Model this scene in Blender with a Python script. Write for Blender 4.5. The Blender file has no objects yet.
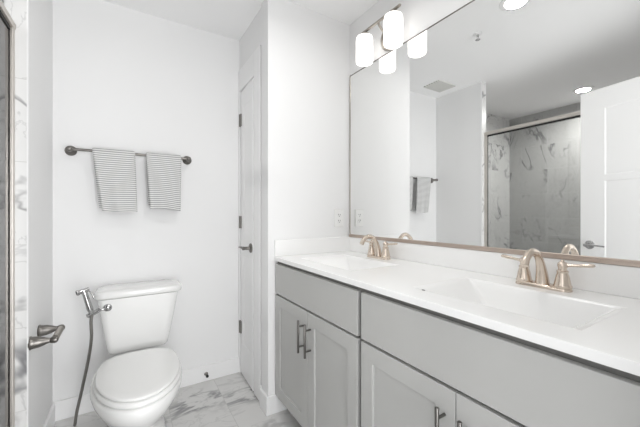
import bpy, bmesh, math, random
from mathutils import Vector, Matrix
PI = math.pi
random.seed(4)
SC = bpy.context.scene
C = SC.collection

# ------------------------------------------------------------------ camera
F_PX = 314.0
YAW = math.radians(31.6)
EYE = 1.165
cd = bpy.data.cameras.new('camera'); cam = bpy.data.objects.new('camera', cd); C.objects.link(cam)
cam.location = (0, 0, EYE); cam.rotation_euler = (PI/2, 0, -YAW)
cd.sensor_width = 36.0; cd.lens = 36.0*F_PX/640.0; cd.clip_start = 0.01
SC.camera = cam

# ------------------------------------------------------------------ world, exposure, added fill light from the doorway
SC.view_settings.view_transform = 'Standard'; SC.view_settings.look = 'None'
SC.view_settings.gamma = 1.0; SC.view_settings.use_curve_mapping = False
SC.view_settings.exposure = 0.27
W = bpy.data.worlds.new('world'); SC.world = W; W.use_nodes = True
W.node_tree.nodes['Background'].inputs[0].default_value = (0.98, 0.99, 1.0, 1)
W.node_tree.nodes['Background'].inputs[1].default_value = 1.5
SC.cycles.max_bounces = 14; SC.cycles.diffuse_bounces = 8; SC.cycles.glossy_bounces = 8
SC.cycles.transparent_max_bounces = 12; SC.cycles.caustics_reflective = True; SC.cycles.caustics_refractive = False
SC.cycles.sample_clamp_indirect = 6.0

def area_light(name, loc, rot, size, power, color=(1, 1, 1), shape='DISK', size_y=None, spread=PI):
    l = bpy.data.lights.new(name, 'AREA'); l.shape = shape; l.size = size
    if size_y: l.size_y = size_y
    l.energy = power; l.color = color; l.spread = spread
    o = bpy.data.objects.new(name, l); C.objects.link(o); o.location = loc; o.rotation_euler = rot
    return o
# unseen fill light added behind the camera, shining in through the open doorway
area_light('doorway_fill', (0.80, -1.9, 1.05), (math.radians(106), 0, 0), 2.1, 72, (0.985, 0.99, 1.0), 'RECTANGLE', 1.9)

DOWN = 4.0    # watts per recessed ceiling light
SHADE_E = 0.88  # glow of the opal lamp shades

# ------------------------------------------------------------------ materials
def lin(c):
    return tuple((x/12.92 if x <= 0.04045 else ((x+0.055)/1.055)**2.4) for x in c)
def s255(r, g, b): return lin((r/255, g/255, b/255))

def mat(name, col, rough=0.5, metal=0.0, spec=0.5, bump=0.0, bscale=200, coat=0.0, var=0.0, emis=0.0, ecol=None):
    m = bpy.data.materials.new(name); m.use_nodes = True
    nt = m.node_tree; b = nt.nodes['Principled BSDF']
    b.inputs['Base Color'].default_value = (*col, 1); b.inputs['Roughness'].default_value = rough
    b.inputs['Metallic'].default_value = metal; b.inputs['Specular IOR Level'].default_value = spec
    if coat: b.inputs['Coat Weight'].default_value = coat
    if emis:
        b.inputs['Emission Strength'].default_value = emis; b.inputs['Emission Color'].default_value = (*(ecol or col), 1)
    tc = nt.nodes.new('ShaderNodeTexCoord')
    if bump:
        n = nt.nodes.new('ShaderNodeTexNoise'); n.inputs['Scale'].default_value = bscale; n.inputs['Detail'].default_value = 3
        bp = nt.nodes.new('ShaderNodeBump'); bp.inputs['Strength'].default_value = bump; bp.inputs['Distance'].default_value = 0.002
        nt.links.new(tc.outputs['Object'], n.inputs['Vector']); nt.links.new(n.outputs['Fac'], bp.inputs['Height'])
        nt.links.new(bp.outputs[0], b.inputs['Normal'])
    if var:
        n2 = nt.nodes.new('ShaderNodeTexNoise'); n2.inputs['Scale'].default_value = 6; n2.inputs['Detail'].default_value = 4
        mx = nt.nodes.new('ShaderNodeMix'); mx.data_type = 'RGBA'
        mx.inputs[6].default_value = (*[c*(1-var) for c in col], 1); mx.inputs[7].default_value = (*[min(1, c*(1+var)) for c in col], 1)
        nt.links.new(tc.outputs['Object'], n2.inputs['Vector']); nt.links.new(n2.outputs['Fac'], mx.inputs[0])
        nt.links.new(mx.outputs[2], b.inputs['Base Color'])
    return m

def marble(name, axes, tw, th, off=(0, 0), base=(0.80, 0.80, 0.79), vein=(0.30, 0.30, 0.31), rough=0.25, stagger=0.5,
           vscale=1.3, grout=(0.62, 0.62, 0.61), amount=0.75, width=0.035, dist=0.55):
    m = bpy.data.materials.new(name); m.use_nodes = True
    nt = m.node_tree; N = nt.nodes; L = nt.links; b = N['Principled BSDF']
    b.inputs['Roughness'].default_value = rough
    tc = N.new('ShaderNodeTexCoord'); sp = N.new('ShaderNodeSeparateXYZ'); L.new(tc.outputs['Object'], sp.inputs[0])
    cb = N.new('ShaderNodeCombineXYZ')
    for i, a in enumerate(axes):
        ad = N.new('ShaderNodeMath'); ad.operation = 'ADD'; ad.inputs[1].default_value = 20*(tw if i == 0 else th) + off[i]
        L.new(sp.outputs['XYZ'.index(a)], ad.inputs[0]); L.new(ad.outputs[0], cb.inputs[i])
    br = N.new('ShaderNodeTexBrick'); br.offset = stagger; br.inputs['Scale'].default_value = 1
    br.inputs['Brick Width'].default_value = tw; br.inputs['Row Height'].default_value = th
    br.inputs['Mortar Size'].default_value = 0.0016; br.inputs['Mortar Smooth'].default_value = 0.1
    br.inputs['Color1'].default_value = (0, 0, 0, 1); br.inputs['Color2'].default_value = (1, 1, 1, 1); br.inputs['Bias'].default_value = 0
    L.new(cb.outputs[0], br.inputs['Vector'])
    # each tile shifts the vein field a little
    sh = N.new('ShaderNodeVectorMath'); sh.operation = 'MULTIPLY_ADD'
    L.new(br.outputs['Color'], sh.inputs[0]); sh.inputs[1].default_value = (3.1, 1.7, 2.3); L.new(tc.outputs['Object'], sh.inputs[2])
    mp = N.new('ShaderNodeMapping'); mp.inputs['Rotation'].default_value = (0.6, 0.5, 0.7); mp.inputs['Scale'].default_value = (1, 2.1, 1)
    L.new(sh.outputs[0], mp.inputs['Vector'])
    def veins(scale, dist, w, det):
        n = N.new('ShaderNodeTexNoise'); n.inputs['Scale'].default_value = scale; n.inputs['Detail'].default_value = det
        n.inputs['Distortion'].default_value = dist; n.inputs['Roughness'].default_value = 0.55
        L.new(mp.outputs[0], n.inputs['Vector'])
        s = N.new('ShaderNodeMath'); s.operation = 'SUBTRACT'; s.inputs[1].default_value = 0.5; L.new(n.outputs['Fac'], s.inputs[0])
        a = N.new('ShaderNodeMath'); a.operation = 'ABSOLUTE'; L.new(s.outputs[0], a.inputs[0])
        r = N.new('ShaderNodeMapRange'); r.interpolation_type = 'SMOOTHSTEP'
        r.inputs['From Min'].default_value = 0; r.inputs['From Max'].default_value = w
        r.inputs['To Min'].default_value = 1; r.inputs['To Max'].default_value = 0
        L.new(a.outputs[0], r.inputs['Value']); return r.outputs[0]
    v1 = veins(vscale, dist, width, 5); v2 = veins(vscale*2.1, 0.7, width*0.5, 5)
    msk = N.new('ShaderNodeTexNoise'); msk.inputs['Scale'].default_value = 2.2; L.new(mp.outputs[0], msk.inputs['Vector'])
    mr = N.new('ShaderNodeMapRange'); mr.inputs['From Min'].default_value = 0.42; mr.inputs['From Max'].default_value = 0.62
    L.new(msk.outputs['Fac'], mr.inputs['Value'])
    m1 = N.new('ShaderNodeMath'); m1.operation = 'MULTIPLY'; L.new(v1, m1.inputs[0]); L.new(mr.outputs[0], m1.inputs[1])
    m2 = N.new('ShaderNodeMath'); m2.operation = 'MULTIPLY'; L.new(v2, m2.inputs[0]); m2.inputs[1].default_value = 0.25
    mm = N.new('ShaderNodeMath'); mm.operation = 'MAXIMUM'; L.new(m1.outputs[0], mm.inputs[0]); L.new(m2.outputs[0], mm.inputs[1])
    am = N.new('ShaderNodeMath'); am.operation = 'MULTIPLY'; am.inputs[1].default_value = amount; L.new(mm.outputs[0], am.inputs[0])
    cl = N.new('ShaderNodeTexNoise'); cl.inputs['Scale'].default_value = 1.4; cl.inputs['Detail'].default_value = 4; L.new(mp.outputs[0], cl.inputs['Vector'])
    c0 = N.new('ShaderNodeMix'); c0.data_type = 'RGBA'
    c0.inputs[6].default_value = (*[c*0.90 for c in base], 1); c0.inputs[7].default_value = (*[min(1, c*1.05) for c in base], 1)
    L.new(cl.outputs['Fac'], c0.inputs[0])
    c1 = N.new('ShaderNodeMix'); c1.data_type = 'RGBA'; c1.inputs[7].default_value = (*vein, 1)
    L.new(am.outputs[0], c1.inputs[0]); L.new(c0.outputs[2], c1.inputs[6])
    c2 = N.new('ShaderNodeMix'); c2.data_type = 'RGBA'; c2.inputs[7].default_value = (*grout, 1)
    L.new(br.outputs['Fac'], c2.inputs[0]); L.new(c1.outputs[2], c2.inputs[6])
    L.new(c2.outputs[2], b.inputs['Base Color'])
    return m

WALL = mat('wall_paint', (0.80, 0.80, 0.80), 0.9, spec=0.12, bump=0.05, bscale=300)
CEIL = mat('ceiling_paint', (0.88, 0.88, 0.88), 0.9, spec=0.2, bump=0.05, bscale=200)
TRIM = mat('trim_paint', (0.84, 0.84, 0.84), 0.4, bump=0.02, bscale=80)
DOORP = mat('door_paint', (0.84, 0.84, 0.84), 0.4, bump=0.02, bscale=80)
FLOORM = marble('floor_marble_tile', 'YX', 0.61, 0.305, (0.12, 0.091), base=(0.67, 0.665, 0.655), vein=(0.14, 0.14, 0.15), rough=0.22, vscale=1.6, dist=1.0,
                grout=(0.5, 0.5, 0.49), amount=0.68, width=0.045)
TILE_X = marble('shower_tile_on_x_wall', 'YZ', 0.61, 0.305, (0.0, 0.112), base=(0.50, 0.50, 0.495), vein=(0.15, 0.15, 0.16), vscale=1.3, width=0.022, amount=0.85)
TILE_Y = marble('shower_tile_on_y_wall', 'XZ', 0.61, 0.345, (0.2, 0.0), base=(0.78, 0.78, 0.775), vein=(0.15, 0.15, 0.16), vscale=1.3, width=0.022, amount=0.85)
TILE_Z = marble('shower_floor_tile', 'XY', 0.1, 0.1, base=(0.6, 0.6, 0.6), stagger=0)
QUARTZ = mat('white_quartz', (0.865, 0.865, 0.86), 0.22, bump=0.0, var=0.012)
CAB = mat('grey_cabinet_paint', s255(180, 180, 178), 0.42, bump=0.03, bscale=120, var=0.02)
CABIN = mat('grey_cabinet_frame', s255(118, 117, 115), 0.5, var=0.02)
TOEK = mat('toe_kick_paint', s255(120, 119, 117), 0.6, var=0.02)
PORC = mat('porcelain', (0.83, 0.83, 0.82), 0.12, coat=0.4, var=0.005)
SEATM = mat('seat_plastic', (0.82, 0.82, 0.81), 0.22, var=0.005)
NICKEL = mat('brushed_nickel', s255(168, 162, 154), 0.28, metal=1, bump=0.02, bscale=400)
ALU = mat('satin_nickel_frame', s255(205, 200, 194), 0.42, metal=0.9, bump=0.02, bscale=400)
NICKELD = mat('dark_brushed_nickel', s255(128, 125, 121), 0.36, metal=1, bump=0.02, bscale=400)
CHAMP = mat('champagne_nickel', s255(216, 203, 190), 0.22, metal=1, bump=0.02, bscale=400)
CHROME = mat('satin_chrome', s255(190, 190, 190), 0.16, metal=1, bump=0.01, bscale=300)
STEEL = mat('pull_steel', s255(120, 118, 115), 0.3, metal=1, bump=0.02, bscale=400)
BLACK = mat('black_rubber', (0.01, 0.01, 0.01), 0.6, var=0.1)
DARK = mat('dark_gap', (0.03, 0.03, 0.03), 0.8, var=0.1)
OUTLET = mat('outlet_plastic', (0.82, 0.82, 0.81), 0.3, var=0.01)
VENTM = mat('vent_enamel', (0.66, 0.66, 0.63), 0.5, var=0.02)
VENTD = mat('vent_inside', (0.25, 0.25, 0.24), 0.7, var=0.05)
MIRFR = mat('mirror_channel_bronze', s255(196, 182, 172), 0.45, metal=1, bump=0.02, bscale=300)
BACKM = mat('mirror_backing', (0.3, 0.3, 0.3), 0.6, var=0.05)
HOSE = mat('hose_braid', s255(140, 138, 134), 0.35, metal=1, bump=0.4, bscale=500)
SHADE = mat('opal_glass_shade', (0.95, 0.94, 0.92), 0.3, emis=SHADE_E, ecol=(1.0, 0.965, 0.93))
LAMP = mat('downlight_lens', (0.9, 0.9, 0.9), 0.4, emis=8.0, ecol=(1.0, 0.98, 0.95))

MIRROR = mat('mirror_silver', (0.90, 0.905, 0.90), 0.0, metal=1)
def towel_mat():
    m = bpy.data.materials.new('pinstripe_towel'); m.use_nodes = True
    nt = m.node_tree; N = nt.nodes; L = nt.links; b = N['Principled BSDF']; b.inputs['Roughness'].default_value = 0.95
    b.inputs['Specular IOR Level'].default_value = 0.1
    tc = N.new('ShaderNodeTexCoord'); sp = N.new('ShaderNodeSeparateXYZ'); L.new(tc.outputs['UV'], sp.inputs[0])
    mu = N.new('ShaderNodeMath'); mu.operation = 'MULTIPLY'; mu.inputs[1].default_value = 2*PI/0.0121; L.new(sp.outputs['Y'], mu.inputs[0])
    sn = N.new('ShaderNodeMath'); sn.operation = 'SINE'; L.new(mu.outputs[0], sn.inputs[0])
    mr = N.new('ShaderNodeMapRange'); mr.interpolation_type = 'SMOOTHSTEP'
    mr.inputs['From Min'].default_value = -0.35; mr.inputs['From Max'].default_value = 0.35; L.new(sn.outputs[0], mr.inputs['Value'])
    mx = N.new('ShaderNodeMix'); mx.data_type = 'RGBA'
    mx.inputs[6].default_value = (*s255(158, 158, 158), 1); mx.inputs[7].default_value = (*s255(226, 226, 225), 1)
    L.new(mr.outputs[0], mx.inputs[0]); L.new(mx.outputs[2], b.inputs['Base Color'])
    n = N.new('ShaderNodeTexNoise'); n.inputs['Scale'].default_value = 350; L.new(tc.outputs['Object'], n.inputs['Vector'])
    bp = N.new('ShaderNodeBump'); bp.inputs['Strength'].default_value = 0.5; bp.inputs['Distance'].default_value = 0.003
    L.new(n.outputs['Fac'], bp.inputs['Height']); L.new(bp.outputs[0], b.inputs['Normal'])
    return m
TOWEL = towel_mat()
def glass_mat():                # thin tempered pane: tinted see-through plus Fresnel reflection
    m = bpy.data.materials.new('shower_glass'); m.use_nodes = True
    nt = m.node_tree; N = nt.nodes; L = nt.links; N.remove(N['Principled BSDF'])
    t = N.new('ShaderNodeBsdfTransparent'); t.inputs[0].default_value = (0.90, 0.905, 0.90, 1)
    g = N.new('ShaderNodeBsdfGlossy'); g.inputs['Roughness'].default_value = 0.0; g.inputs[0].default_value = (1, 1, 1, 1)
    f = N.new('ShaderNodeFresnel'); f.inputs[0].default_value = 1.5
    mx = N.new('ShaderNodeMixShader'); L.new(f.outputs[0], mx.inputs[0]); L.new(t.outputs[0], mx.inputs[1]); L.new(g.outputs[0], mx.inputs[2])
    L.new(mx.outputs[0], N['Material Output'].inputs[0]); return m
GLASS = glass_mat()

# ------------------------------------------------------------------ helpers
def wm(o):
    m = Matrix.LocRotScale(o.location, o.rotation_euler, None)
    return wm(o.parent) @ m if o.parent else m
def obj(name, bm, m, parent=None, world=False, smooth=None, bevel=0.0, seg=2, label=None, kind=None):
    if world and parent: bm.transform(wm(parent).inverted())
    bmesh.ops.recalc_face_normals(bm, faces=bm.faces)
    me = bpy.data.meshes.new(name); bm.to_mesh(me); bm.free()
    me.materials.append(m)
    o = bpy.data.objects.new(name, me); C.objects.link(o)
    if parent: o.parent = parent
    if bevel:
        b = o.modifiers.new('bevel', 'BEVEL'); b.width = bevel; b.segments = seg; b.limit_method = 'ANGLE'; b.angle_limit = math.radians(40)
    if smooth:
        for p in me.polygons: p.use_smooth = True
        me.set_sharp_from_angle(angle=math.radians(smooth))
    if label: o['label'] = label
    if kind: o['kind'] = kind
    return o
def thing(name, label, cat, loc=(0, 0, 0), rotz=0, group=None, kind=None):
    o = bpy.data.objects.new(name, None); C.objects.link(o); o.location = loc; o.rotation_euler = (0, 0, rotz)
    o.empty_display_size = 0.05
    o['label'] = label; o['category'] = cat
    if group: o['group'] = group
    if kind: o['kind'] = kind
    return o
def tag(o, label, cat, group=None, kind=None):
    o['label'] = label; o['category'] = cat
    if group: o['group'] = group
    if kind: o['kind'] = kind
    return o
def dup(root, loc, rotz=0, label=None):
    def cp(o, par):
        c = o.copy(); C.objects.link(c); c.parent = par
        for ch in list(o.children): cp(ch, c)
        return c
    kids = list(root.children); r = root.copy(); C.objects.link(r); r.location = loc; r.rotation_euler = (0, 0, rotz)
    if label: r['label'] = label
    for k in kids: cp(k, r)
    return r
def box(bm, x0, x1, y0, y1, z0, z1):
    v = [bm.verts.new(p) for p in ((x0, y0, z0), (x1, y0, z0), (x1, y1, z0), (x0, y1, z0), (x0, y0, z1), (x1, y0, z1), (x1, y1, z1), (x0, y1, z1))]
    for f in ((3, 2, 1, 0), (4, 5, 6, 7), (0, 1, 5, 4), (1, 2, 6, 5), (2, 3, 7, 6), (3, 0, 4, 7)): bm.faces.new([v[i] for i in f])
    return bm
def B(*boxes):
    bm = bmesh.new()
    for b in boxes: box(bm, *b)
    return bm
def loft(bm, rings, cap0=True, cap1=True):
    R = [[bm.verts.new(p) for p in r] for r in rings]
    n = len(R[0])
    for a, b in zip(R, R[1:]):
        for i in range(n): bm.faces.new((a[i], a[(i+1) % n], b[(i+1) % n], b[i]))
    if cap0: bm.faces.new(R[0][::-1])
    if cap1: bm.faces.new(R[-1])
    return bm
def lathe(bm, prof, n=24, M=None):
    """profile of (radius, height) around Z, then placed by M"""
    M = M or Matrix.Identity(4)
    rings = [[M @ Vector((r*math.cos(2*PI*i/n), r*math.sin(2*PI*i/n), h)) for i in range(n)] for r, h in prof]
    return loft(bm, rings)
def aim(p, d):
    """matrix moving +Z to direction d at p"""
    return Matrix.Translation(Vector(p)) @ Vector(d).to_track_quat('Z', 'Y').to_matrix().to_4x4()
def smooth_path(pts, n=8):
    pts = [Vector(p) for p in pts]; out = []
    for i in range(len(pts)-1):
        p0 = pts[max(i-1, 0)]; p1 = pts[i]; p2 = pts[i+1]; p3 = pts[min(i+2, len(pts)-1)]
        for k in range(n):
            t = k/n
            out.append(0.5*((2*p1)+(-p0+p2)*t+(2*p0-5*p1+4*p2-p3)*t*t+(-p0+3*p1-3*p2+p3)*t**3))
    out.append(pts[-1]); return out
def tube(bm, pts, rad, n=12, squash=1.0):
    pts = [Vector(p) for p in pts]
    if not hasattr(rad, '__len__'): rad = [rad]*len(pts)
    rings = []; up = None
    for i, p in enumerate(pts):
        t = (pts[min(i+1, len(pts)-1)] - pts[max(i-1, 0)]).normalized()
        if up is None:
            up = Vector((0, 0, 1)) if abs(t.z) < 0.9 else Vector((0, 1, 0))
        up = (up - t*up.dot(t)).normalized(); s = t.cross(up)
        rings.append([p + (s*math.cos(2*PI*k/n) + up*math.sin(2*PI*k/n)*squash)*rad[i] for k in range(n)])
    return loft(bm, rings)
def rrect(cx, cy, w, d, r, z, k=5):
    out = []
    for sx, sy, a0 in ((1, 1, 0), (-1, 1, PI/2), (-1, -1, PI), (1, -1, 3*PI/2)):
        for i in range(k+1):
            a = a0 + i*PI/2/k
            out.append(Vector((cx + sx*(w/2-r) + r*math.cos(a), cy + sy*(d/2-r) + r*math.sin(a), z)))
    return out
def egg(cx, yb, yf, w, z, n=48, pb=0.62, pf=1.0, ym=None):
    """outline of an elongated bowl: blunt at the back (yb), round at the front (yf)"""
    ym = ym if ym is not None else yb - (yb-yf)*0.42
    out = []
    for i in range(n):
        a = 2*PI*i/n; c, s = math.cos(a), math.sin(a)
        if s >= 0:
            out.append(Vector((cx + w/2*math.copysign(abs(c)**pb, c), ym + (yb-ym)*abs(s)**pb, z)))
        else:
            out.append(Vector((cx + w/2*math.copysign(abs(c)**pf, c), ym - (ym-yf)*abs(s)**pf, z)))
    return out
def struct(name, bm, m, **k):
    o = obj(name, bm, m, **k); o['kind'] = 'structure'; return o

# ------------------------------------------------------------------ the room
CZ = 2.44; BY = 2.285; MX = 1.286; CX = 0.708; AX = 0.696; AY = 1.706; LX = -0.354; LY = 1.768; PX = -0.424; SX = -1.87; FY = 0.115
struct('floor', B((PX, 1.60, -2.0, BY+0.1, -0.05, 0)), FLOORM)
struct('floor_shower', B((SX-0.1, PX, FY-0.1, BY+0.1, -0.05, 0.01)), TILE_Z)
struct('ceiling', B((SX-0.1, 1.60, -0.9, BY+0.1, CZ, CZ+0.06)), CEIL)
struct('wall_back', B((LX-0.03, 1.5, BY, BY+0.1, 0, CZ)), WALL)
struct('wall_right', B((MX, MX+0.1, -0.9, AY+0.1, 0, CZ)), WALL)
# wall at the far end of the vanity, and the narrow wall with the closet door
struct('wall_alcove', B((AX, MX, AY, AY+0.10, 0, CZ)), WALL)
struct('wall_closet', B((CX, CX+0.09, AY+0.10, 1.955, 0, CZ), (CX, CX+0.09, 1.955, 2.262, 2.055, CZ), (CX, CX+0.09, 2.262, BY, 0, CZ)), WALL)
struct('wall_closet_inside', B((CX+0.6, CX+0.65, AY+0.10, BY, 0, CZ)), WALL)
struct('wall_left', B((LX-0.035, LX, LY+0.004, BY, 0, CZ)), WALL)
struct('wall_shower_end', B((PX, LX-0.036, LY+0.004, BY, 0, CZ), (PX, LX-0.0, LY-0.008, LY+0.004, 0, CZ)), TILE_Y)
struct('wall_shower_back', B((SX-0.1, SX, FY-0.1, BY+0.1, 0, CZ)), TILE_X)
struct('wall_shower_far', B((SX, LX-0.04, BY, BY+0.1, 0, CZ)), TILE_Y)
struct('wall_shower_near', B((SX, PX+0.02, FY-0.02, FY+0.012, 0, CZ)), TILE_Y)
struct('wall_front', B((SX, -0.210, 0.01, FY-0.0201, 0, CZ), (PX+0.02, -0.210, FY-0.02, FY, 0, CZ), (0.64, MX, 0.01, FY, 0, CZ), (-0.210, 0.64, 0.01, FY, 2.07, CZ)), WALL)
struct('trim_1', B((LX-0.002, LX+0.003, LY-0.009, LY+0.004, 0, CZ)), TRIM)

def baseboard(name, boxes): return struct(name, B(*boxes), TRIM, bevel=0.004)
baseboard('baseboard_back', [(LX, CX, BY-0.014, BY, 0, 0.11)])
baseboard('baseboard_left', [(LX, LX+0.014, LY+0.005, BY-0.014, 0, 0.11)])
baseboard('baseboard_closet', [(CX-0.014, CX, AY+0.101, 1.845, 0, 0.11), (AX-0.014, AX, AY-0.014, AY+0.10, 0, 0.11)])
baseboard('baseboard_alcove', [(AX, 0.812, AY-0.014, AY, 0, 0.11)])
struct('trim_2', B((CX-0.009, CX, 1.845, 1.955, 0, 2.21), (CX-0.009, CX, 1.955, 2.262, 2.055, 2.21), (CX-0.009, CX, 2.262, BY, 0, 2.21)), TRIM, bevel=0.004)
struct('trim_3', B((-0.27, -0.210, FY, FY+0.014, 0, 2.13), (-0.27, 0.70, FY, FY+0.014, 2.07, 2.13)), TRIM, bevel=0.004)

# ---- panelled doors: leaf in local coords, hinge at origin, width along -Y, panels recessed on both faces
def door_leaf(w, h, t, cols, rows):
    """a slab with recessed panels; cols/rows list (start, end) of each panel"""
    ys = sorted({0, w, *[c for p in cols for c in p]}); zs = sorted({0, h, *[c for p in rows for c in p]})
    bm = bmesh.new(); rec = 0.004; ch = 0.008
    for side in (0, 1):
        x = t/2 if side else -t/2; xi = x - rec if side else x + rec
        for a, b in zip(ys, ys[1:]):
            for c, d in zip(zs, zs[1:]):
                q = [(x, -a, c), (x, -b, c), (x, -b, d), (x, -a, d)]
                if (a, b) in cols and (c, d) in rows:
                    i = [(xi, -a-ch, c+ch), (xi, -b+ch, c+ch), (xi, -b+ch, d-ch), (xi, -a-ch, d-ch)]
                    for k in range(4):
                        bm.faces.new([bm.verts.new(p) for p in (q[k], q[(k+1) % 4], i[(k+1) % 4], i[k])])
                    bm.faces.new([bm.verts.new(p) for p in i])
                else: bm.faces.new([bm.verts.new(p) for p in q])
    for a, b in zip(ys, ys[1:]):
        for z in (0, h): bm.faces.new([bm.verts.new(p) for p in ((-t/2, -a, z), (t/2, -a, z), (t/2, -b, z), (-t/2, -b, z))])
    for c, d in zip(zs, zs[1:]):
        for y in (0, -w): bm.faces.new([bm.verts.new(p) for p in ((-t/2, y, c), (t/2, y, c), (t/2, y, d), (-t/2, y, d))])
    bmesh.ops.remove_doubles(bm, verts=bm.verts, dist=1e-5)
    return bm
def lever(parent, y, z, side, t, toward, m=NICKELD, scale=1.0):
    """lever handle on face side (-1/+1) pointing toward +1 = hinge"""
    x = side*t/2
    h = obj('door_handle', lathe(bmesh.new(), [(0.001, -0.0005), (0.031, -0.0005), (0.031, 0.005), (0.027, 0.009), (0.013, 0.011), (0.011, 0.014), (0.0105, 0.042), (0.012, 0.046), (0.012, 0.058), (0.001, 0.059)], 24,
                                  aim((x, y, z), (side, 0, 0))), m, parent, smooth=40)
    pts = smooth_path([(x+side*0.052, y-toward*0.004, z), (x+side*0.054, y+toward*0.03, z+0.003), (x+side*0.052, y+toward*0.07, z+0.001), (x+side*0.048, y+toward*0.112, z-0.002)])
    n = len(pts); obj('lever', tube(bmesh.new(), pts, [0.0095 - 0.0035*i/n for i in range(n)], 12, 0.9), m, h, smooth=40)
    return h
def hinge(parent, z, x, y=0.0):
    bm = bmesh.new(); lathe(bm, [(0.001, 0), (0.007, 0.001), (0.007, 0.089), (0.001, 0.09)], 12, Matrix.Translation((x, y, z-0.045)))
    box(bm, x-0.0015, x+0.006, y-0.026, y-0.002, z-0.044, z+0.044)
    obj('hinge', bm, NICKELD, parent, smooth=40)

# closet door, ajar a few degrees, hinged next to the back wall
T = 0.035
cl = thing('door_1', 'narrow white panelled closet door standing slightly ajar next to the toilet wall', 'door', (CX+0.0175, 2.255, 0.012), 0, kind='structure')
cl.rotation_euler = (0, 0, math.radians(-2.2))
obj('door_leaf', door_leaf(0.292, 2.035, T, [(0.075, 0.217)], [(0.22, 0.86), (1.02, 1.92)]), DOORP, cl, bevel=0.0015)
for z in (0.33, 1.09, 1.83): hinge(cl, z, -T/2-0.006, 0.0)
lever(cl, -0.252, 0.925, -1, T, 1, m=NICKELD)
# entry door, folded open beside the shower (seen in the mirror)
ed = thing('door_2', 'white panelled entry door with brushed lever, open beside the shower in the mirror', 'door', (-0.19, 0.155, 0.012), 0, kind='structure')
ang = math.atan2(0.342-0.19, 0.975-0.155)
ed.rotation_euler = (0, 0, PI + ang)
EW = math.hypot(0.342-0.19, 0.975-0.155)
obj('door_leaf', door_leaf(EW, 2.04, T, [(0.115, EW-0.15)], [(0.22, 1.385), (1.425, 1.90)]), DOORP, ed, bevel=0.0015)
for z in (0.25, 1.02, 1.80): hinge(ed, z, T/2+0.006, 0.004)
lever(ed, -(EW-0.06), 0.925, -1, T, 1, m=CHROME)

# ------------------------------------------------------------------ shower enclosure
sh = thing('shower_enclosure', 'framed sliding glass shower enclosure with brushed nickel header and marble tile behind', 'shower', (-0.41, 0.9, 0.0))
YA, YB = FY+0.014, LY-0.009
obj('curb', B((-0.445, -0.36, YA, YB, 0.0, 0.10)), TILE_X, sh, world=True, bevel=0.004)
def header():
    bm = bmesh.new(); r = []
    prof = [(-0.390, 1.920), (-0.388, 1.938), (-0.393, 1.950), (-0.402, 1.954), (-0.418, 1.954), (-0.430, 1.946), (-0.434, 1.938), (-0.434, 1.920)]
    for y in (YA, YB): r.append([Vector((x, y, z)) for x, z in prof])
    return loft(bm, r)
obj('header_rail', header(), ALU, sh, world=True, bevel=0.002)
obj('side_jamb', B((-0.403, -0.392, YB-0.026, YB, 0.10, 1.920)), ALU, sh, world=True, bevel=0.002)
obj('side_jamb', B((-0.403, -0.392, YA, YA+0.026, 0.10, 1.920)), ALU, sh, world=True, bevel=0.002)
obj('bottom_track', B((-0.430, -0.388, YA+0.026, YB-0.026, 0.10, 0.125)), ALU, sh, world=True, bevel=0.002)
obj('seal', B((-0.4140, -0.4035, YB-0.028, YB, 0.125, 1.920)), BLACK, sh, world=True, label='black rubber seal')
obj('top_seal', B((-0.418, -0.400, YA+0.026, YB-0.026, 1.906, 1.9198)), BLACK, sh, world=True, label='black rubber seal')
obj('glass_panel', B((-0.410, -0.404, 0.86, YB-0.0285, 0.1255, 1.905)), GLASS, sh, world=True)
obj('glass_panel', B((-0.426, -0.420, YA+0.004, 0.94, 0.1255, 1.919)), GLASS, sh, world=True)

# ------------------------------------------------------------------ mirror
MY0, MY1, MZ0, MZ1 = 0.17, 1.692, 1.020, 2.087
mi = thing('wall_mirror', 'large frameless wall mirror over the vanity on a thin bronze bottom channel', 'mirror', (MX, (MY0+MY1)/2, MZ0))
obj('mirror_glass', B((MX-0.006, MX-0.0005, MY0, MY1, MZ0, MZ1)), MIRROR, mi, world=True)
obj('bottom_channel', B((MX-0.016, MX, MY0-0.004, MY1+0.004, MZ0-0.012, MZ0), (MX-0.016, MX-0.0065, MY0-0.004, MY1+0.004, MZ0, MZ0+0.006)), MIRFR, mi, world=True, bevel=0.0015)
obj('top_clip_rail', B((MX-0.009, MX, MY0-0.004, MY1+0.004, MZ1, MZ1+0.003)), NICKELD, mi, world=True)
obj('side_rail', B((MX-0.009, MX, MY1, MY1+0.004, MZ0, MZ1)), NICKEL, mi, world=True)
obj('side_rail', B((MX-0.009, MX, MY0-0.004, MY0, MZ0, MZ1)), NICKEL, mi, world=True)

# ------------------------------------------------------------------ vanity
CF = 0.737          # face of the doors
CT, CTH = 0.914, 0.023
def shaker(w, h, t, stile, flat=False):
    """front in local coords: face at x=0 looking to -X, y 0..w, z 0..h"""
    bm = bmesh.new()
    if flat: return box(bm, 0, t, 0, w, 0, h)
    rec = 0.009; s = stile
    o = [(0, 0, 0), (0, w, 0), (0, w, h), (0, 0, h)]; i = [(0, s, s), (0, w-s, s), (0, w-s, h-s), (0, s, h-s)]
    j = [(rec, p[1], p[2]) for p in i]
    V = lambda L: [bm.verts.new(p) for p in L]
    for k in range(4):
        bm.faces.new(V([o[k], o[(k+1) % 4], i[(k+1) % 4], i[k]])); bm.faces.new(V([i[k], i[(k+1) % 4], j[(k+1) % 4], j[k]]))
        p, q = o[k], o[(k+1) % 4]; bm.faces.new(V([p, q, (t, q[1], q[2]), (t, p[1], p[2])]))
    bm.faces.new(V(j)); bm.faces.new(V([(t, p[1], p[2]) for p in o]))
    bmesh.ops.remove_doubles(bm, verts=bm.verts, dist=1e-5)
    return bm
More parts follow.
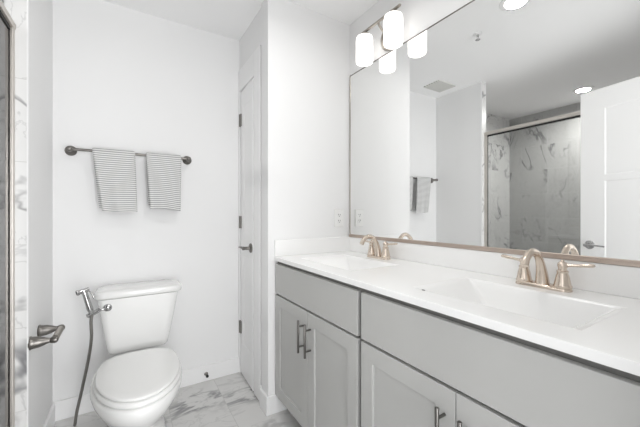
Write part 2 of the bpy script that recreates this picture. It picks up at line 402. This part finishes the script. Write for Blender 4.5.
def pull(parent, y, z0, z1):
    bm = bmesh.new(); x = -0.032
    lathe(bm, [(0.001, 0), (0.005, 0.0008), (0.0058, 0.002), (0.0058, z1-z0-0.002), (0.005, z1-z0-0.0008), (0.001, z1-z0)], 16, Matrix.Translation((x, y, z0)))
    h = obj('handle', bm, STEEL, parent, smooth=40, label='dark steel bar pull')
    for z in (z0+0.03, z1-0.03):
        b2 = lathe(bmesh.new(), [(0.001, 0), (0.0045, 0), (0.0045, 0.0275), (0.001, 0.0275)], 12, aim((0.0, y, z), (-1, 0, 0)))
        obj('handle_post', b2, STEEL, h, smooth=40)
def cabinet(y0, y1, label, ovl0, ovl1):
    """vanity unit; y0 near, y1 far"""
    c = thing('vanity_cabinet', label, 'cabinet', (CF, y0, 0), group='grey vanity cabinets')
    w = y1-y0
    # carcass: sides, bottom, back, face frame
    obj('body', B((0.02, 0.545, 0, 0.016, 0.10, CT-CTH-0.0006), (0.02, 0.545, w-0.016, w, 0.10, CT-CTH-0.0006), (0.02, 0.545, 0.016, w-0.016, 0.10, 0.118), (0.535, 0.545, 0.016, w-0.016, 0.118, CT-CTH),
                  (0.02, 0.04, 0.016, w-0.016, 0.118, 0.14), (0.02, 0.04, 0.016, w-0.016, 0.67, 0.73), (0.02, 0.04, 0.016, w-0.016, 0.83, CT-CTH-0.0006)), CABIN, c)
    obj('toe_kick', B((0.075, 0.09, 0.0, w, 0.0, 0.10)), TOEK, c)
    g0, g1 = ovl0, ovl1
    d = obj('drawer_front', shaker(w-g0-g1, 0.170, 0.019, 0, True), CAB, c, bevel=0.002); d.location = (0, g0, 0.703)
    W2 = (w-g0-g1-0.003)/2; H = 0.583
    for k in (0, 1):
        p = obj('cabinet_door', shaker(W2, H, 0.019, 0.062), CAB, c, bevel=0.0015); p.location = (0, g0 + k*(W2+0.003), 0.110)
        pull(p, W2-0.032 if k == 0 else 0.032, H-0.203, H-0.045)
    return c
cabinet(0.923, AY-0.002, 'grey shaker vanity cabinet under the far sink, both its door pulls in full view', 0.009, 0.006)
cabinet(FY+0.002, 0.921, 'grey shaker vanity cabinet under the near sink, wider and cut off by the photo edge', 0.008, 0.012)

SINKS = (0.515, 1.33); SW = 0.235; SX0, SX1 = 0.832, 1.135
def counter():
    bm = bmesh.new()
    xs = [0.732, SX0, SX1, MX-0.001]; ys = [FY+0.001]
    for s in SINKS: ys += [s-SW, s+SW]
    ys.append(AY-0.001)
    zt, zb = CT, CT-CTH
    for i in range(3):
        for j in range(len(ys)-1):
            if i == 1 and j in (1, 3): continue
            for z in (zt, zb):
                bm.faces.new([bm.verts.new(p) for p in ((xs[i], ys[j], z), (xs[i+1], ys[j], z), (xs[i+1], ys[j+1], z), (xs[i], ys[j+1], z))])
    def side(a, b): bm.faces.new([bm.verts.new(p) for p in ((*a, zt), (*b, zt), (*b, zb), (*a, zb))])
    for j in range(len(ys)-1): side((xs[0], ys[j]), (xs[0], ys[j+1])); side((xs[3], ys[j]), (xs[3], ys[j+1]))
    for i in range(3): side((xs[i], ys[0]), (xs[i+1], ys[0])); side((xs[i], ys[-1]), (xs[i+1], ys[-1]))
    bmesh.ops.remove_doubles(bm, verts=bm.verts, dist=1e-5)
    return bm
ct = obj('countertop', counter(), QUARTZ, bevel=0.0025)
tag(ct, 'white double-sink countertop with backsplash on the grey vanity cabinets', 'countertop')
obj('backsplash', B((MX-0.013, MX-0.0005, FY+0.001, AY-0.014, CT+0.0003, 1.007)), QUARTZ, ct, bevel=0.0015)
obj('side_splash', B((0.735, MX-0.0005, AY-0.0135, AY-0.0005, CT+0.0003, 1.010)), QUARTZ, ct, bevel=0.0015)
def basin(cy):
    bm = bmesh.new(); t = 0.004
    tp = lambda ax, bx, ay, r, z: rrect((ax+bx)/2, cy, bx-ax, 2*ay, r, z, 4)
    inner = [tp(SX0+0.0002, SX1-0.0002, SW-0.0002, 0.002, CT), tp(SX0+0.003, SX1-0.003, SW-0.012, 0.006, CT-0.0018), tp(SX0+0.006, SX1-0.006, SW-0.024, 0.009, CT-0.0085), tp(SX0+0.010, SX1-0.010, SW-0.038, 0.011, CT-0.024),
             tp(SX0+0.018, SX1-0.020, SW-0.095, 0.016, CT-0.094), tp(SX0+0.026, SX1-0.028, SW-0.112, 0.018, CT-0.107), tp(SX0+0.10, SX1-0.10, 0.035, 0.02, CT-0.116)]
    outer = [tp(SX0+0.0002, SX1-0.0002, SW-0.0002, 0.002, CT-0.02), tp(SX0+0.014, SX1-0.016, SW-0.090, 0.012, CT-0.108), tp(SX0+0.026, SX1-0.028, SW-0.11, 0.018, CT-0.122)]
    loft(bm, inner, False, True)
    # outer shell
    R = [[bm.verts.new(p) for p in r] for r in outer]; n = len(R[0])
    for a, b in zip(R, R[1:]):
        for i in range(n): bm.faces.new((a[i], a[(i+1) % n], b[(i+1) % n], b[i]))
    bm.faces.new(R[-1])
    o = obj('sink_basin', bm, QUARTZ, ct, smooth=42)
    obj('drain', lathe(bmesh.new(), [(0.001, -0.001), (0.024, -0.001), (0.024, 0.002), (0.019, 0.004), (0.017, 0.002), (0.015, 0.006), (0.001, 0.008)], 24, Matrix.Translation(((SX0+SX1)/2, cy, CT-0.116))), CHAMP, o, smooth=40)
for s in SINKS: basin(s)
obj('dark_speck', lathe(bmesh.new(), [(0.0005, 0), (0.0028, 0.0002), (0.0024, 0.0008), (0.0005, 0.001)], 10, Matrix.Translation((0.826, 0.697, CT+0.0002)) @ Matrix.Diagonal((1.5, 2.6, 1.5, 1))), DARK, ct, label='tiny dark speck on the rim')

# ---- faucets (local: counter at z=0, spout toward -X, handles along Y)
def faucet(loc, label):
    f = thing('faucet', label, 'faucet', loc, group='two-handle faucets on the countertop')
    ring = lambda w, d, z, r: rrect(0, 0, w, d, r, z, 6)
    obj('base_plate', loft(bmesh.new(), [ring(0.050, 0.168, 0, 0.024), ring(0.050, 0.168, 0.006, 0.024), ring(0.045, 0.162, 0.011, 0.022), ring(0.038, 0.154, 0.0135, 0.018)]), CHAMP, f, smooth=40)
    pts = smooth_path([(0.0, 0, 0.008), (-0.002, 0, 0.032), (-0.008, 0, 0.062), (-0.022, 0, 0.095), (-0.048, 0, 0.121), (-0.080, 0, 0.124), (-0.108, 0, 0.106), (-0.122, 0, 0.084)], 5)
    n = len(pts); rad = []
    for i in range(n):
        t = i/(n-1); rad.append(0.0225 - 0.0112*min(1, t*2.2) + 0.0015*max(0, (t-0.85)/0.15))
    obj('spout', tube(bmesh.new(), pts, rad, 18), CHAMP, f, smooth=50)
    for sg in (-1, 1):
        y = sg*0.058
        h = obj('tap_handle', lathe(bmesh.new(), [(0.001, 0.010), (0.025, 0.010), (0.026, 0.016), (0.0235, 0.020), (0.0215, 0.030), (0.0185, 0.046), (0.0150, 0.058), (0.0165, 0.061), (0.0165, 0.064), (0.0125, 0.067), (0.0115, 0.073), (0.014, 0.078), (0.0145, 0.085), (0.011, 0.092), (0.005, 0.095), (0.0045, 0.099), (0.001, 0.101)], 24, Matrix.Translation((0, y, 0))), CHAMP, f, smooth=40)
        p2 = [(0.0, y, 0.082), (0.001, y+sg*0.018, 0.084), (0.002, y+sg*0.030, 0.085), (0.003, y+sg*0.050, 0.0875), (0.004, y+sg*0.068, 0.090), (0.004, y+sg*0.079, 0.091), (0.004, y+sg*0.083, 0.0912)]
        obj('lever', tube(bmesh.new(), p2, [0.006, 0.0065, 0.0058, 0.0075, 0.0085, 0.0070, 0.002], 14, 0.75), CHAMP, h, smooth=50)
    return f
fx = faucet((1.208, 0.515, CT), 'champagne nickel faucet behind the near sink, larger in view')
dup(fx, (1.208, 1.335, CT), 0, 'champagne nickel faucet behind the far sink beside the outlet wall')

# ---- outlet on the alcove wall
ou = thing('wall_outlet', 'white duplex wall outlet above the far end of the countertop', 'outlet', (1.195, AY, 1.135))
obj('cover_plate', loft(bmesh.new(), [[Vector((p.x, -0.0003-h, p.y)) for p in rrect(0, 0, w, w2, 0.004, 0, 3)] for w, w2, h in ((0.072, 0.117, 0), (0.072, 0.117, 0.003), (0.067, 0.112, 0.006))]), OUTLET, ou, smooth=40)
for sz in (-1, 1):
    soc = obj('socket', loft(bmesh.new(), [[Vector((p.x, -0.0045-h, p.y + sz*0.0195)) for p in rrect(0, 0, w, w2, 0.011, 0, 4)] for w, w2, h in ((0.034, 0.029, 0), (0.034, 0.029, 0.003), (0.032, 0.027, 0.0035))]), OUTLET, ou, smooth=40)
    obj('slots', B((-0.0075, -0.0050, -0.0090, -0.0078, sz*0.0195-0.002, sz*0.0195+0.008), (0.0050, 0.0075, -0.0090, -0.0078, sz*0.0195-0.001, sz*0.0195+0.007), (-0.002, 0.002, -0.0090, -0.0078, sz*0.0195-0.010, sz*0.0195-0.006)), DARK, soc)

# ------------------------------------------------------------------ vanity lights
def vanity_light(cy, label):
    v = thing('vanity_light', label, 'wall lamp', (MX, cy, 2.175), group='two-shade vanity lamps above the mirror')
    obj('back_plate', lathe(bmesh.new(), [(0.001, 0), (0.075, 0), (0.075, 0.008), (0.066, 0.018), (0.020, 0.022), (0.001, 0.023)], 32, aim((0, 0, 0), (-1, 0, 0))), NICKEL, v, smooth=40)
    obj('arm', tube(bmesh.new(), smooth_path([(-0.015, 0, 0.0), (-0.05, 0, 0.008), (-0.085, 0, 0.035), (-0.097, 0, 0.056)], 5), 0.0065, 12), NICKEL, v, smooth=40)
    bm = bmesh.new(); tube(bm, [(-0.097, -0.168, 0.056), (-0.097, -0.164, 0.056), (-0.097, 0.164, 0.056), (-0.097, 0.168, 0.056)], [0.004, 0.0075, 0.0075, 0.004], 14)
    obj('cross_bar', bm, NICKEL, v, smooth=40)
    for sg in (-1, 1):
        y = sg*0.117
        soc = obj('shade_holder', lathe(bmesh.new(), [(0.001, 0.055), (0.012, 0.055), (0.014, 0.046), (0.030, 0.040), (0.032, 0.030), (0.001, 0.029)], 24, Matrix.Translation((-0.097, y, 0))), NICKEL, v, smooth=40)
        s = obj('lamp_shade', lathe(bmesh.new(), [(0.001, 0.0285), (0.036, 0.0285), (0.046, 0.024), (0.049, 0.013), (0.0505, 0.0), (0.0505, -0.116), (0.048, -0.125), (0.043, -0.128), (0.041, -0.125), (0.041, -0.120), (0.001, -0.120)], 40, Matrix.Translation((-0.097, y, 0))), SHADE, v, smooth=50, label='glowing opal glass shade')
    return v
v1 = vanity_light(1.317, 'two-shade opal glass vanity lamp above the far sink')
dup(v1, (MX, 0.515, 2.175), 0, 'two-shade opal glass vanity lamp above the near sink, out of direct view')

# ------------------------------------------------------------------ ceiling fixtures
def downlight(x, y, label, pw):
    d = thing('ceiling_downlight', label, 'ceiling light', (x, y, CZ), group='recessed ceiling downlights')
    obj('trim_ring', ringmesh(0.060, 0.088), TRIM, d, smooth=40)
    obj('lens', lathe(bmesh.new(), [(0.001, -0.0005), (0.0598, -0.0005), (0.0598, -0.004), (0.001, -0.0045)], 40), LAMP, d, smooth=30)
    l = area_light('downlight_beam', (x, y, CZ-0.012), (0, 0, 0), 0.11, pw, (1.0, 0.985, 0.965), spread=math.radians(165))
    return d
def ringmesh(r0, r1):
    bm = bmesh.new(); n = 40; prof = [(r0, 0), (r1, 0), (r1, -0.003), (r1-0.006, -0.007), (r0+0.004, -0.008), (r0, -0.004)]
    P = [[bm.verts.new((r*math.cos(2*PI*i/n), r*math.sin(2*PI*i/n), h)) for i in range(n)] for r, h in prof]
    P.append(P[0])
    for a, b in zip(P, P[1:]):
        for i in range(n): bm.faces.new((a[i], a[(i+1) % n], b[(i+1) % n], b[i]))
    return bm
downlight(0.57, 0.99, 'round recessed ceiling light in front of the vanity, at the mirror top edge', DOWN)
downlight(-1.43, 1.33, 'round recessed ceiling light inside the shower, seen in the mirror', DOWN*3.6)
sp = thing('fire_sprinkler', 'small pendant fire sprinkler on the ceiling, seen in the mirror', 'sprinkler', (0.436, 1.313, CZ))
obj('escutcheon', lathe(bmesh.new(), [(0.001, 0), (0.028, 0), (0.027, -0.004), (0.012, -0.007), (0.001, -0.007)], 24), TRIM, sp, smooth=40)
bm = lathe(bmesh.new(), [(0.001, -0.007), (0.009, -0.007), (0.009, -0.018), (0.001, -0.018)], 14)
box(bm, -0.010, -0.0075, -0.0015, 0.0015, -0.040, -0.014); box(bm, 0.0075, 0.010, -0.0015, 0.0015, -0.040, -0.014)
lathe(bm, [(0.001, -0.040), (0.0165, -0.040), (0.0165, -0.0425), (0.001, -0.0425)], 20)
obj('head', bm, CHROME, sp)
ve = thing('ceiling_vent', 'grey louvred exhaust vent on the ceiling above the toilet, seen in the mirror', 'vent', (-0.10, 2.045, CZ))
VW, VD = 0.125, 0.095
obj('frame', B((-VW, VW, -VD, -VD+0.016, -0.012, 0), (-VW, VW, VD-0.016, VD, -0.012, 0), (-VW, -VW+0.016, -VD+0.016, VD-0.016, -0.012, 0), (VW-0.016, VW, -VD+0.016, VD-0.016, -0.012, 0)), VENTM, ve, bevel=0.002)
bm = bmesh.new()
for k in range(9):
    y = -VD+0.028 + k*(2*VD-0.056)/8
    box(bm, -VW+0.016, VW-0.016, y-0.006, y+0.006, -0.011, -0.007)
obj('grille', bm, VENTM, ve)
obj('backing', B((-VW+0.016, VW-0.016, -VD+0.016, VD-0.016, -0.004, -0.0005)), VENTD, ve, label='dark inside of the vent')

# ------------------------------------------------------------------ towel bar and towels
BZ = 1.525; BARY = BY-0.068
tb = thing('towel_bar', 'brushed nickel towel bar with round flanges on the wall above the toilet', 'towel bar', (0.037, BY, BZ))
obj('bar', tube(bmesh.new(), [(-0.306, -0.068, 0), (0.306, -0.068, 0)], 0.008, 16), NICKELD, tb, smooth=40)
for sg in (-1, 1):
    obj('flange_post', lathe(bmesh.new(), [(0.001, 0), (0.028, 0), (0.029, 0.004), (0.026, 0.009), (0.017, 0.013), (0.0115, 0.020), (0.0105, 0.050), (0.0135, 0.056), (0.0145, 0.068), (0.0135, 0.078), (0.008, 0.083), (0.001, 0.084)], 24, aim((sg*0.310, 0, 0), (0, -1, 0))), NICKELD, tb, smooth=40)
def towel(x0, x1, zb, shift0, shift1, label, seed, back=0.02):
    """folded towel over the bar; local origin at its middle on the bar"""
    rnd = random.Random(seed); xm = (x0+x1)/2
    R0 = 0.0088; th = 0.011     # inner radius over the bar, cloth thickness (folded layers)
    nx = 28; L = BZ - zb
    def prof(u):
        outer, inner = [], []
        ns = 26
        ph = rnd.random()
        # front leg up, over the bar, back leg down
        for k in range(ns+1):
            t = k/ns; z = -L + t*L
            bul = 0.004*math.sin(PI*t)
            outer.append((-(R0+th) - bul, z)); inner.append((-R0*1.0 - 0.0008, z))
        for k in range(1, 12):
            a = PI - k*PI/12
            outer.append(((R0+th)*math.cos(a), (R0+th)*math.sin(a))); inner.append(((R0+0.0008)*math.cos(a), (R0+0.0008)*math.sin(a)))
        for k in range(ns+1):
            t = k/ns; z = -t*(L-back)
            outer.append(((R0+th), z)); inner.append((R0+0.0008, z))
        return outer, inner
    bm = bmesh.new(); uv = bm.loops.layers.uv.new('UVMap'); rings = []
    a1, a2, a3 = rnd.random()*6, rnd.random()*6, rnd.random()*6
    for i in range(nx+1):
        u = i/nx; o, n_ = prof(u); ring = []
        edge = min(1, min(u, 1-u)/0.07); er = math.sqrt(max(0, 1-(1-edge)**2))
        for lst, out in ((o, 1), (n_[::-1], 0)):
            m = len(lst)
            for k, (y, z) in enumerate(lst):
                down = max(0, -z)/L; sgn = -1 if y < 0 else 1
                if out:
                    yi = sgn*(R0+0.0008) if z < 0 else y*(R0+0.0008)/(R0+th)
                    zi = z if z < 0 else z*(R0+0.0008)/(R0+th)
                    f = 0.35+0.65*er; y = yi + (y-yi)*f; z = zi + (z-zi)*f
                    wob = 0.0035*math.sin(u*9+a1+z*5)*down + 0.003*math.sin(u*17+a2)*down + 0.002*math.sin(z*40+u*6+a3)*down
                    y += wob*(-sgn if False else 1)
                sh = (shift0*(1-u) + shift1*u)*down
                if sgn > 0: sh *= 0.7
                zz = z + (0.004*math.sin(u*5+a2) - 0.010*u)*down*(0.6 if sgn > 0 else 1)
                ring.append((Vector((x0 + (x1-x0)*u + sh - xm, y, zz)), abs(z)*(-1 if sgn < 0 else 1) + (0.3)))
        rings.append(ring)
    R = [[bm.verts.new(p) for p, _ in r] for r in rings]; n = len(R[0])
    def face(vs, us):
        f = bm.faces.new(vs)
        for lp, w in zip(f.loops, us): lp[uv].uv = w
    for i in range(nx):
        for k in range(n):
            k2 = (k+1) % n
            face((R[i][k], R[i][k2], R[i+1][k2], R[i+1][k]), [(i, rings[i][k][1]), (i, rings[i][k2][1]), (i+1, rings[i+1][k2][1]), (i+1, rings[i+1][k][1])])
    h = n//2
    for r, rr in ((R[0], rings[0]), (R[-1], rings[-1])):
        for k in range(h-1):
            face((r[k], r[k+1], r[n-2-k], r[n-1-k]), [(0, rr[k][1]), (0, rr[k+1][1]), (0, rr[n-2-k][1]), (0, rr[n-1-k][1])])
    o = obj('hand_towel', bm, TOWEL, smooth=60); o.location = (xm, BARY, BZ)
    tag(o, label, 'towel', group='striped towels on the towel bar')
towel(-0.168, 0.043, 1.178, 0.046, 0.012, 'white and grey pinstriped hand towel on the left of the bar, wider and longer', 3)
towel(0.100, 0.300, 1.195, 0.024, -0.004, 'white and grey pinstriped hand towel on the right of the bar, nearer the closet door', 8)

# ------------------------------------------------------------------ toilet
TX = 0.068
to = thing('toilet', 'white two-piece toilet with closed lid against the back wall', 'toilet', (TX, 1.85, 0))
def bowl():
    bm = bmesh.new()
    R = [(2.12, 1.65, 0.268, 0.000, 0.6), (2.12, 1.645, 0.270, 0.012, 0.6), (2.11, 1.665, 0.250, 0.05, 0.6), (2.10, 1.645, 0.250, 0.12, 0.6), (2.09, 1.605, 0.250, 0.18, 0.6),
         (2.08, 1.535, 0.305, 0.235, 0.6), (2.06, 1.480, 0.350, 0.285, 0.62), (2.05, 1.450, 0.376, 0.322, 0.64), (2.04, 1.440, 0.386, 0.345, 0.66), (2.04, 1.438, 0.388, 0.363, 0.66), (2.04, 1.443, 0.381, 0.373, 0.66), (2.035, 1.453, 0.365, 0.376, 0.66)]
    return loft(bm, [egg(-0.018, yb-1.85, yf-1.837, w, z, pb=p, n=56) for yb, yf, w, z, p in R])
obj('bowl', bowl(), PORC, to, smooth=50)
def slab(yb, yf, w, z0, z1, r=0.006, crown=0.0, pb=0.66):
    bm = bmesh.new(); E = lambda i, z: egg(-0.015, yb-1.85-i*0.5, yf-1.837+i, w-2*i, z, pb=pb, n=56)
    rings = [E(r, z0), E(r*0.3, z0+r*0.3), E(0, z0+r), E(0, z1-r), E(r*0.3, z1-r*0.3), E(r, z1)]
    if crown: rings += [E(r+0.03, z1+crown*0.5), E(r+0.09, z1+crown)]
    return loft(bm, rings)
obj('seat', slab(1.985, 1.449, 0.368, 0.3765, 0.3995, r=0.009), SEATM, to, smooth=50)
obj('lid', slab(1.985, 1.459, 0.354, 0.4010, 0.416, crown=0.004), SEATM, to, smooth=50)
for sg in (-1, 1):
    obj('lid_hinge', loft(bmesh.new(), [rrect(sg*0.075, 1.996-1.85, 0.042, 0.030, 0.010, z) for z in (0.3765, 0.392)] + [rrect(sg*0.075, 1.996-1.85, 0.034, 0.022, 0.008, 0.396)]), SEATM, to, smooth=40)
def tank():
    bm = bmesh.new(); rings = []
    yb = 2.262-1.85
    for z, w, yf, r in ((0.374, 0.268, 2.110, 0.03), (0.378, 0.290, 2.095, 0.035), (0.388, 0.304, 2.087, 0.038), (0.42, 0.318, 2.082, 0.038), (0.50, 0.344, 2.075, 0.038), (0.60, 0.376, 2.066, 0.038), (0.694, 0.402, 2.060, 0.038)):
        f = yf-1.85; rings.append(rrect(-0.008+0.006*(z-0.374)/0.32, (yb+f)/2, w, yb-f, r, z, 8))
    return loft(bm, rings)
obj('tank', tank(), PORC, to, smooth=50)
def tlid():
    rings = []
    for z, i in ((0.6945, 0.010), (0.698, 0.003), (0.704, 0), (0.724, 0), (0.731, 0.004), (0.736, 0.014), (0.739, 0.04)):
        y0, y1 = 2.042-1.85+i, 2.268-1.85-i*0.5
        # front edge bows outward, corners cut round
        pts = rrect(0.001, (y0+y1)/2, 0.440-2*i, y1-y0, max(0.045-i*0.4, 0.02), z, 8)
        for p in pts:
            if p.y < (y0+y1)/2: p.y += 0.018*(p.x/0.2)**2
        rings.append(pts)
    return loft(bmesh.new(), rings)
obj('tank_lid', tlid(), PORC, to, smooth=50)
fl = obj('flush_lever', lathe(bmesh.new(), [(0.001, 0), (0.020, 0), (0.0205, 0.005), (0.016, 0.011), (0.007, 0.015), (0.001, 0.016)], 20, aim((-0.157, 2.066-1.85, 0.652), (0, -1, 0))), CHROME, to, smooth=40)
obj('lever_arm', tube(bmesh.new(), smooth_path([(-0.157, 2.053-1.85, 0.652), (-0.172, 2.044-1.85, 0.652), (-0.190, 2.043-1.85, 0.651), (-0.205, 2.047-1.85, 0.650)], 4), 0.0048, 10), CHROME, fl, smooth=40)

# ------------------------------------------------------------------ bidet sprayer on the left of the tank
def P(px, py, Y):
    r = (px-320)/F_PX; u = (213.5-py)/F_PX; s = Y/(math.cos(YAW) - r*math.sin(YAW))
    return Vector((s*(math.sin(YAW)+r*math.cos(YAW)), Y, EYE+s*u))
hb0, hb1 = Vector((-0.172, 2.065, 0.632)), Vector((-0.118, 2.10, 0.655))
ho = thing('sprayer_holder', 'chrome clip holder hooked on the left side of the toilet tank', 'holder', hb1)
bm = tube(bmesh.new(), [(-0.176, 2.050, 0.624), (-0.150, 2.070, 0.632), (-0.118, 2.093, 0.643)], 0.0115, 12)
box(bm, -0.128, -0.1195, 2.08, 2.12, 0.63, 0.690)
obj('bracket', bm, CHROME, ho, world=True, smooth=40)
s0 = Vector((-0.190, 2.045, 0.757)); s1 = Vector((-0.160, 2.047, 0.640))
br = thing('bidet_sprayer', 'chrome hand-held bidet sprayer with hose hanging beside the toilet tank', 'sprayer', s1)
ax = (s1-s0).normalized()
obj('grip', lathe(bmesh.new(), [(0.001, -0.008), (0.012, -0.008), (0.0138, 0.0), (0.0122, 0.02), (0.0135, 0.055), (0.0145, 0.10), (0.0125, 0.112), (0.009, 0.118), (0.008, 0.128), (0.001, 0.128)], 20, aim(s0, ax)), CHROME, br, world=True, smooth=40)
hd = (Vector((-0.230, 2.030, 0.748))-s0).normalized()
obj('spray_head', lathe(bmesh.new(), [(0.001, -0.022), (0.0115, -0.021), (0.0115, 0.018), (0.0125, 0.024), (0.0140, 0.028), (0.0140, 0.034), (0.001, 0.034)], 20, aim(s0+Vector((0, 0, 0.004)), hd)), CHROME, br, world=True, smooth=40)
obj('spray_face', lathe(bmesh.new(), [(0.001, 0.0342), (0.0115, 0.0342), (0.001, 0.036)], 16, aim(s0+Vector((0, 0, 0.004)), hd)), BLACK, br, world=True, label='black nozzle face')
obj('trigger', tube(bmesh.new(), smooth_path([s0-hd*0.016+Vector((0, 0, 0.002)), s0-hd*0.030+Vector((0.004, 0, -0.022)), s0-hd*0.030+Vector((0.014, 0, -0.050))], 4), 0.004, 10), CHROME, br, world=True, smooth=40)
hp = [s1+ax*0.012, P(91, 322, 2.05), P(91.5, 336, 2.06), P(90, 350, 2.08), P(87.5, 364, 2.10), P(84, 380, 2.12), P(80.5, 396, 2.14), P(77, 411, 2.15), P(75, 424, 2.155), P(75, 440, 2.17)]
hp[-1].z = max(hp[-1].z, 0.012)
for p in hp: p.z = max(p.z, 0.012)
obj('hose', tube(bmesh.new(), smooth_path(hp, 8), 0.0075, 12), HOSE, br, world=True, smooth=50, label='ribbed metal hose')

# ------------------------------------------------------------------ toilet paper holder on the left wall
tp = thing('toilet_paper_holder', 'empty brushed nickel toilet paper holder with two flared posts on left wall', 'paper holder', (LX+0.0005, 1.868, 0.612))
ya, yb_ = -0.083, 0.083
for y in (ya, yb_):
    obj('post', lathe(bmesh.new(), [(0.001, 0), (0.027, 0.0), (0.029, 0.004), (0.026, 0.008), (0.0245, 0.018), (0.0235, 0.030), (0.0185, 0.046), (0.0125, 0.060), (0.0105, 0.068), (0.0135, 0.074), (0.0155, 0.083), (0.0135, 0.092), (0.006, 0.097), (0.001, 0.098)], 24, aim((0, y, 0), (1, 0, 0))), NICKELD, tp, smooth=40)
obj('roller', tube(bmesh.new(), [(0.083, ya+0.010, 0), (0.083, ya+0.018, 0), (0.083, ya+0.0185, 0), (0.083, yb_-0.0185, 0), (0.083, yb_-0.018, 0), (0.083, yb_-0.010, 0)], [0.008, 0.008, 0.014, 0.014, 0.008, 0.008], 18), NICKEL, tp, smooth=40)

# ------------------------------------------------------------------ little door stop on the back baseboard
ds = thing('door_stop', 'small dark door stop on the baseboard right of the toilet', 'door stop', (0.469, BY-0.014, 0.052))
obj('stem', lathe(bmesh.new(), [(0.001, 0), (0.013, 0), (0.012, 0.003), (0.005, 0.006), (0.0045, 0.030), (0.001, 0.030)], 16, aim((0, 0, 0), (0, -1, 0))), NICKELD, ds, smooth=40)
obj('rubber_tip', lathe(bmesh.new(), [(0.001, 0), (0.009, 0), (0.010, 0.004), (0.009, 0.012), (0.001, 0.014)], 16, aim((0, -0.0302, 0), (0, -1, 0))), BLACK, ds, smooth=40)
